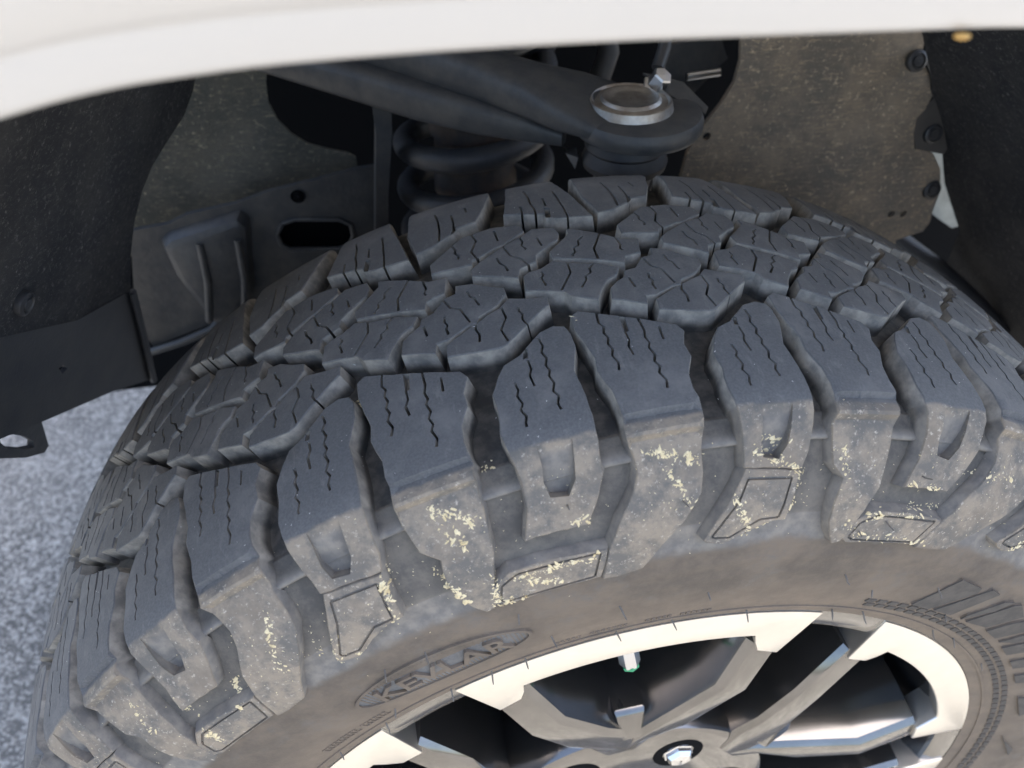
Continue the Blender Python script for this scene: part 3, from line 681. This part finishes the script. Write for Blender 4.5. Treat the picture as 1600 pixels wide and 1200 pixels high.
# ------------------------------------------------------------------ inside the wheel well
backdrop = mesh('backdrop_sheet', [(-.66, .62, -.16), (1.0, .62, -.16), (1.0, .62, .90), (-.66, .62, .90), (-.66, .66, -.16), (1.0, .66, -.16), (1.0, .66, .90), (-.66, .66, .90)],
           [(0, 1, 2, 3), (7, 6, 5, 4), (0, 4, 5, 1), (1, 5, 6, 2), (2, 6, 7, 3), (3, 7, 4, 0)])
link('shade_backdrop', backdrop, M['void'], kind='structure')  # added near-black sheet, stands in for the deep shade behind the openings
W = {
 'left_liner': [(-309,-58,506),(-290,25,482),(-234,272,406),(-241,270,389),(-250,261,375),(-261,236,367),(-270,217,360),(-279,204,348),(-288,197,330),(-298,196,304),(-309,205,269),(-323,129,301),(-335,20,367),(-345,-65,417)],
 'left_skirt': [(-309,205,269),(-321,232,211),(-338,267,134),(-344,195,184),(-353,108,238),(-359,50,275),(-366,-12,312),(-374,-77,351),(-345,-65,417),(-335,20,367),(-323,129,300)],
 'left_clip': [(-322,70,356)],
 'left_hole': [(-338,114,274),(-337,120,272),(-338,125,265),(-339,119,265)],
 'tow_loop': [(-358,28,297),(-351,102,249),(-356,108,231),(-364,118,201),(-366,113,199),(-367,91,217),(-366,57,251),(-363,27,286)],
 'tow_hole': [(-359,61,264),(-359,76,252),(-360,88,239),(-362,100,222),(-364,100,217),(-364,89,226),(-363,71,245),(-361,64,256)],
 'apron': [(-255,360,381),(-194,360,376),(-200,360,356),(-201,360,340),(-196,360,325),(-187,360,312),(-175,360,301),(-160,360,294),(-141,360,288),(-135,360,284),(-135,360,266),(-174,360,234),(-237,360,207),(-324,360,204),(-357,360,208),(-339,360,242),(-320,360,274),(-300,360,303),(-280,360,327),(-262,360,350)],
 'rail': [(-321,290,271),(-291,290,274),(-275,290,281),(-234,290,287),(-207,290,295),(-165,290,302),(-134,290,308),(-112,290,309),(-117,290,254),(-131,290,211),(-188,290,148),(-239,290,125),(-274,290,175),(-280,290,172),(-335,290,154),(-339,290,170),(-337,290,204)],
 'rail_slot': [(-202,290,265),(-191,290,268),(-155,290,264),(-146,290,258),(-145,290,247),(-150,290,237),(-160,290,235),(-199,290,239),(-206,290,245),(-208,290,255)],
 'flange': [(-114,270,389),(-101,270,388),(-105,270,349),(-113,270,296),(-117,270,261),(-128,270,262),(-123,270,297),(-117,270,350)],
 'right_liner': [(151,235,429),(296,235,421),(302,235,401),(303,235,386),(317,235,372),(321,235,360),(318,235,348),(312,235,341),(315,235,326),(324,235,313),(343,235,305),(355,235,290),(366,235,266),(366,235,247),(367,235,235),(363,235,226),(339,235,219),(351,235,180),(151,235,205),(121,235,291),(124,235,326),(129,235,337),(136,235,349),(146,235,364),(153,235,379),(155,235,395)],
 'right_clips': [(296,232,388),(332,232,326),(353,232,271)],
 'pale_flange': [(338,262,300),(372,262,299),(380,262,282),(392,262,258),(425,262,210),(416,262,208),(402,262,217),(383,262,230),(369,262,251)],
 'right_dark': [(279,216,423),(254,22,486),(525,37,64),(647,206,-147),(592,390,-85),(478,317,101),(410,244,217),(376,245,269),(349,235,312),(357,288,293),(340,275,321),(327,238,346),(308,221,377)],
}
W = {k: MM(v) for k, v in W.items()}
def clip(parent, loc, nrm, r=.0075):
    me = lathe('push_clip', [(.0003, .0026), (r * .45, .0026), (r * .5, .0016), (r * .62, .0016), (r * .7, .0028), (r * .95, .0018), (r, 0), (r * .9, -.003)], 'z', 24)
    o = link('push_clip', me, M['plastic'], parent); o.matrix_local = Matrix.Translation(Vector(loc) - parent.location) @ Vector(nrm).to_track_quat('Z', 'Y').to_matrix().to_4x4(); return o
def thing(name, me, m, label, cat, part):
    c = sum((v.co for v in me.vertices), Vector()) / len(me.vertices); lo = min(v.co.z for v in me.vertices)
    e = empty(name, (c.x, c.y, lo), label=label, category=cat); o = link(part, me, m, e); o.location = -e.location; return e
ln = Vector((.8916, -.3036, -.3361)); bk = -ln
e = thing('front_arch_liner', plate('felt_sheet', W['left_liner'], .004, grid=.012, back=bk, wob=.0016), M['felt_dark'], 'dark felt wheel arch liner at upper left, under the fender', 'arch liner', 'felt_sheet')
clip(e, Vector(W['left_clip'][0]) + ln * .001, ln)
o = link('lower_skirt', plate('lower_skirt', [Vector(p) + bk * .002 for p in W['left_skirt']], .003, [[Vector(p) + bk * .002 for p in W['left_hole']]], grid=.02, back=bk), M['plastic'], e); o.location = -e.location
sk = [Vector(W['left_skirt'][i]) for i in (0, 1, 2)]
o = link('skirt_edge', tube('skirt_edge', [p + ln * .001 for p in sk], .0028, 10), M['plastic'], e); o.location = -e.location
tl = plate('tow_loop', [Vector(p) + bk * .008 for p in W['tow_loop']], .005, [[Vector(p) + bk * .008 for p in W['tow_hole']]], back=bk)
link('tie_down_bracket', tl, M['black'], label='flat steel bracket with oval hole hanging below left liner', category='bracket')
thing('inner_apron', plate('apron_sheet', W['apron'], .003, grid=.015, wob=.002), M['apron'], 'dusty grey inner apron panel between left liner and spring', 'apron panel', 'apron_sheet')
# frame rail with stamped slot, raised box section and rolled bottom flange
e = thing('frame_rail', plate('rail_web', W['rail'], .005, [W['rail_slot']], grid=.02), M['black'], 'black stamped frame rail with oval slot behind the tyre', 'frame rail', 'rail_web')
def addto(e, name, me, m): o = link(name, me, m, e); o.location = -e.location; return o
rs = [Vector(p) for p in W['rail_slot']]; addto(e, 'slot_lip', tube('slot_lip', rs + [rs[0]], .0022, 8, False), M['black'])
addto(e, 'slot_back', plate('slot_back', [(p[0], .305, p[2]) for p in [(-.215, 0, .275), (-.138, 0, .275), (-.138, 0, .228), (-.215, 0, .228)]], .003), M['void'])
bx = [(-.300, .262), (-.292, .268), (-.232, .282), (-.226, .274), (-.236, .205), (-.262, .176), (-.276, .176), (-.296, .230)]
cx = sum(p[0] for p in bx) / 8; cz = sum(p[1] for p in bx) / 8
addto(e, 'stamped_box', prism('stamped_box', [[Vector((cx + (x - cx) * .72, .276, cz + (z - cz) * .8)) for x, z in bx], [Vector((cx + (x - cx) * .9, .278, cz + (z - cz) * .93)) for x, z in bx], [Vector((x, .2905, z)) for x, z in bx]], None, bev=.004), M['black'])
addto(e, 'rolled_flange', tube('rolled_flange', [(-.345, .288, .152), (-.335, .284, .153), (-.306, .280, .163), (-.280, .281, .172), (-.270, .284, .180)], .0036, 10), M['black'])
for x in (-.268, -.238): addto(e, 'stamped_rib', tube('stamped_rib', [(x, .276, .262), (x - .002, .274, .225), (x - .010, .276, .185)], .0032, 8), M['black'])
addto(e, 'hole_plug', lathe('hole_plug', [(.0005, 0), (.005, -.001), (.006, 0)], 'z', 20), M['void']).matrix_local = Matrix.Translation(Vector((-.185, .2885, .289)) - e.location) @ Matrix.Rotation(math.radians(90), 4, 'X')
fl = [(-.118, .262, .400), (-.102, .262, .400), (-.105, .262, .349), (-.113, .262, .296), (-.117, .262, .250), (-.128, .262, .250), (-.123, .262, .297), (-.117, .262, .350)]
thing('upright_flange', plate('flange_sheet', fl, .02), M['black'], 'narrow black upright steel flange left of the coil spring', 'bracket', 'flange_sheet')

# right side: dusty felt, pale body flange, dark arch liner
e = thing('rear_inner_liner', plate('felt_sheet', W['right_liner'], .004, [[Vector((x + .0035 * math.cos(t), .235, z + .0035 * math.sin(t))) for t in [q * .785 for q in range(8)]] for x, z in ((.321, .251), (.334, .249), (.138, .337))], grid=.011, wob=.0028, bulge=.006), M['felt_grey'], 'dusty brown-grey felt liner panel right of the ball joint', 'arch liner', 'felt_sheet')
for i, p in enumerate(W['right_clips']): clip(e, (p[0], .2315 - (.004 if i < 2 else 0), p[2]), (0, -1, .25), .0085)
thing('body_flange', plate('flange_sheet', W['pale_flange'], .003), M['pale'], 'pale grey painted body flange at the right edge of the felt', 'body flange', 'flange_sheet')
e = thing('rear_arch_liner', plate('liner_sheet', W['right_dark'], .004, grid=.012, back=Vector((1, .6, .2)), wob=.002), M['felt_dark'], 'dark arch liner curving down at the right edge', 'arch liner', 'liner_sheet')
addto(e, 'liner_tab', plate('liner_tab', [(.300, .228, .392), (.330, .228, .372), (.333, .228, .345), (.352, .228, .318), (.350, .228, .306), (.322, .228, .313), (.313, .228, .330), (.312, .228, .343), (.322, .228, .356), (.314, .228, .374)], .003), M['plastic'])
hose = tube('liner_rib', [(.335, .275, .215), (.365, .262, .195), (.400, .245, .172), (.440, .225, .140), (.470, .210, .110)], .013, 14)
link('black_hose', hose, M['plastic'], label='thick black hose running down behind the tyre at right', category='hose')

# upper control arm with ball joint
bj = Vector((.046, .150, .396))
arm = empty('upper_control_arm', bj, label='black forged upper control arm above the tyre with ball joint end', category='control arm')
def arm_loft(name, st, n=20):
    """st: centre, half width (horizontal), half height, exponent"""
    V = []; Fc = []
    for i, (c, hw, hh) in enumerate(st):
        a = Vector(st[max(i - 1, 0)][0]); b = Vector(st[min(i + 1, len(st) - 1)][0]); t = (b - a); t.z *= .3; t.normalize(); sd = t.cross(Vector((0, 0, 1))).normalized()
        for k in range(n):
            q = 2 * math.pi * k / n; cx_, cy_ = math.cos(q), math.sin(q); f = lambda v: math.copysign(abs(v) ** .62, v)
            V.append(Vector(c) + sd * f(cx_) * hw + Vector((0, 0, 1)) * f(cy_) * hh)
    for i in range(len(st) - 1):
        for k in range(n): Fc.append((i * n + k, i * n + (k + 1) % n, (i + 1) * n + (k + 1) % n, (i + 1) * n + k))
    Fc += [tuple(range(n))[::-1], tuple(range((len(st) - 1) * n, len(st) * n))]
    me = mesh(name, V, Fc, 40); b2 = bmesh.new(); b2.from_mesh(me); bmesh.ops.recalc_face_normals(b2, faces=b2.faces); b2.to_mesh(me); b2.free(); smooth(me, 45); return me
addto(arm, 'arm_beam', arm_loft('arm_beam', [((-.190, .302, .430), .016, .013), ((-.130, .268, .421), .016, .0145), ((-.085, .238, .415), .016, .0155), ((-.045, .210, .409), .018, .0155), ((-.012, .188, .404), .023, .0140), ((.010, .174, .401), .033, .0120), ((.030, .161, .398), .037, .0085), ((.050, .150, .3955), .036, .0065), ((.066, .143, .395), .028, .006)]), M['black'])
addto(arm, 'lower_flange', arm_loft('lower_flange', [((-.190, .285, .408), .016, .012), ((-.130, .250, .398), .015, .013), ((-.085, .221, .391), .014, .0135), ((-.045, .195, .387), .013, .012), ((-.018, .178, .384), .010, .009), ((.004, .164, .380), .005, .005)]), M['black'])
head = lathe('ball_joint_housing', [(.020, .0075), (.036, .0072), (.0405, .0055), (.0425, .002), (.0425, -.0035), (.0405, -.0065), (.034, -.0080), (.018, -.0080)], 'z', 64)
addto(arm, 'ball_joint_housing', head, M['black']).location = (.003, 0, 0)
cap = lathe('ball_joint_cap', [(.0003, .0185), (.012, .0185), (.0165, .0188), (.0185, .0198), (.0205, .0198), (.0218, .0188), (.0225, .0180), (.0270, .0172), (.0285, .0185), (.0300, .0180), (.0310, .0150), (.0318, .0125), (.0330, .0110)], 'z', 72)
oc = addto(arm, 'ball_joint_cap', cap, M['cap']); oc.location = (-.002, .002, -.0055); oc.scale = (.88, .88, 1)
boot = lathe('ball_joint_boot', [(.022, -.004), (.0250, -.0090), (.0245, -.0125), (.0265, -.0155), (.0275, -.019), (.0255, -.0215), (.0270, -.024), (.0290, -.0285), (.0280, -.033), (.0240, -.036), (.0200, -.041), (.017, -.055)], 'z', 48)
addto(arm, 'ball_joint_boot', boot, M['boot']).location = (-.002, .004, 0)
bolt = lathe('bolt_head', [(.0003, .006), (.0060, .0058), (.0068, .0045), (.0068, -.004), (.009, -.005), (.009, -.0065)], 'z', 6, 20)
o = addto(arm, 'bolt_head', bolt, M['zinc']); o.location = Vector((.067, .166, .413)) - bj; o.rotation_euler = (.5, .2, .3)
addto(arm, 'nut_tab', plate('nut_tab', [(.060, .178, .415), (.085, .170, .409), (.097, .150, .400), (.094, .146, .397), (.075, .160, .404)], .002, back=Vector((0, .3, -1))), M['black'])
pr = mesh('pinch_lip', [Vector((.004, .158, .372)) - bj, Vector((.012, .154, .370)) - bj, Vector((.010, .154, .362)) - bj, Vector((.004, .162, .374)) - bj, Vector((.012, .160, .374)) - bj, Vector((.010, .160, .364)) - bj], [(0, 1, 2), (5, 4, 3), (0, 3, 4, 1), (1, 4, 5, 2), (2, 5, 3, 0)])
link('pinch_lip', pr, M['zinc'], arm)
# knuckle top under the ball joint
link('steering_knuckle', tube('steering_knuckle', [(.046, .156, .352), (.046, .165, .33), (.040, .19, .28), (.03, .20, .18), (.02, .19, .05)], [.020, .022, .024, .03, .04], 16), M['black'], label='dark steering knuckle end below the ball joint boot', category='knuckle')

# coil spring over shock absorber
sc_ = Vector((-.037, .300, .20))
shock = empty('shock_absorber', sc_, label='dirty brown shock absorber body inside the coil spring', category='shock absorber')
link('shock_body', lathe('shock_body', [(.001, -.12), (.033, -.12), (.033, .075), (.035, .078), (.035, .090), (.033, .093), (.033, .128), (.037, .131), (.037, .150), (.033, .153), (.033, .26)], 'z', 40), M['rust'], shock)
link('bump_cup', lathe('bump_cup', [(.03, .24), (.075, .245), (.078, .252), (.078, .275), (.03, .28)], 'z', 40), M['black'], shock)
hel = []; turns = 7.0; n_ = int(turns * 40)
for i in range(n_ + 1):
    a = 2 * math.pi * i / 40; hel.append((.0575 * math.cos(a + 2.35), .0575 * math.sin(a + 2.35), -.046 + .0405 * i / 40))
link('coil_spring', tube('coil_spring', hel, .0096, 14), M['spring'], None, label='dark blue-grey coil spring left of the ball joint', category='spring').location = sc_
# brake hose and sensor wire behind the ball joint
link('brake_hose', tube('brake_hose', [(.082, .205, .47), (.080, .200, .44), (.078, .192, .425), (.071, .182, .415)], .0045, 10), M['plastic'], label='thin dark brake hose rising behind the ball joint bolt', category='hose')
link('shock_mount_tube', tube('shock_mount_tube', [(-.12, .36, .405), (-.02, .33, .398), (.028, .315, .392), (.034, .313, .390)], [.021, .021, .020, .012], 18), M['plastic'], label='dark rounded tube end behind the control arm under fender', category='tube')
link('loose_wire_loop', tube('loose_wire_loop', [(.050, .36, .47), (.072, .33, .42), (.076, .31, .38), (.06, .30, .34)], .009, 12), M['plastic'], label='black curved cable loop between tube end and ball joint', category='cable')
br = plate('bracket_sheet', [(.118, .30, .385), (.165, .30, .392), (.175, .30, .372), (.150, .30, .345), (.128, .30, .330), (.112, .30, .352)], .006)
e = thing('dark_mount_bracket', br, M['black'], 'dark mounting bracket between ball joint and felt panel', 'bracket', 'bracket_sheet')
addto(e, 'bright_edge', tube('bright_edge', [(.140, .296, .361), (.168, .296, .363)], .0035, 8), M['zinc'])

chip = lathe('leaf_scrap', [(.0002, .0012), (.0022, .0010), (.0030, .0002), (.0024, -.0012), (.0003, -.0016)], 'z', 10)
o = link('leaf_scrap', chip, mat('amber_scrap', (.55, .30, .07), .6, 0, (.7, .45, .15), 400), label='tiny amber leaf scrap stuck on the fender lip edge at right', category='leaf scrap')
o.location = (.016, -.1655, .5555); o.scale = (.75, .5, .45)
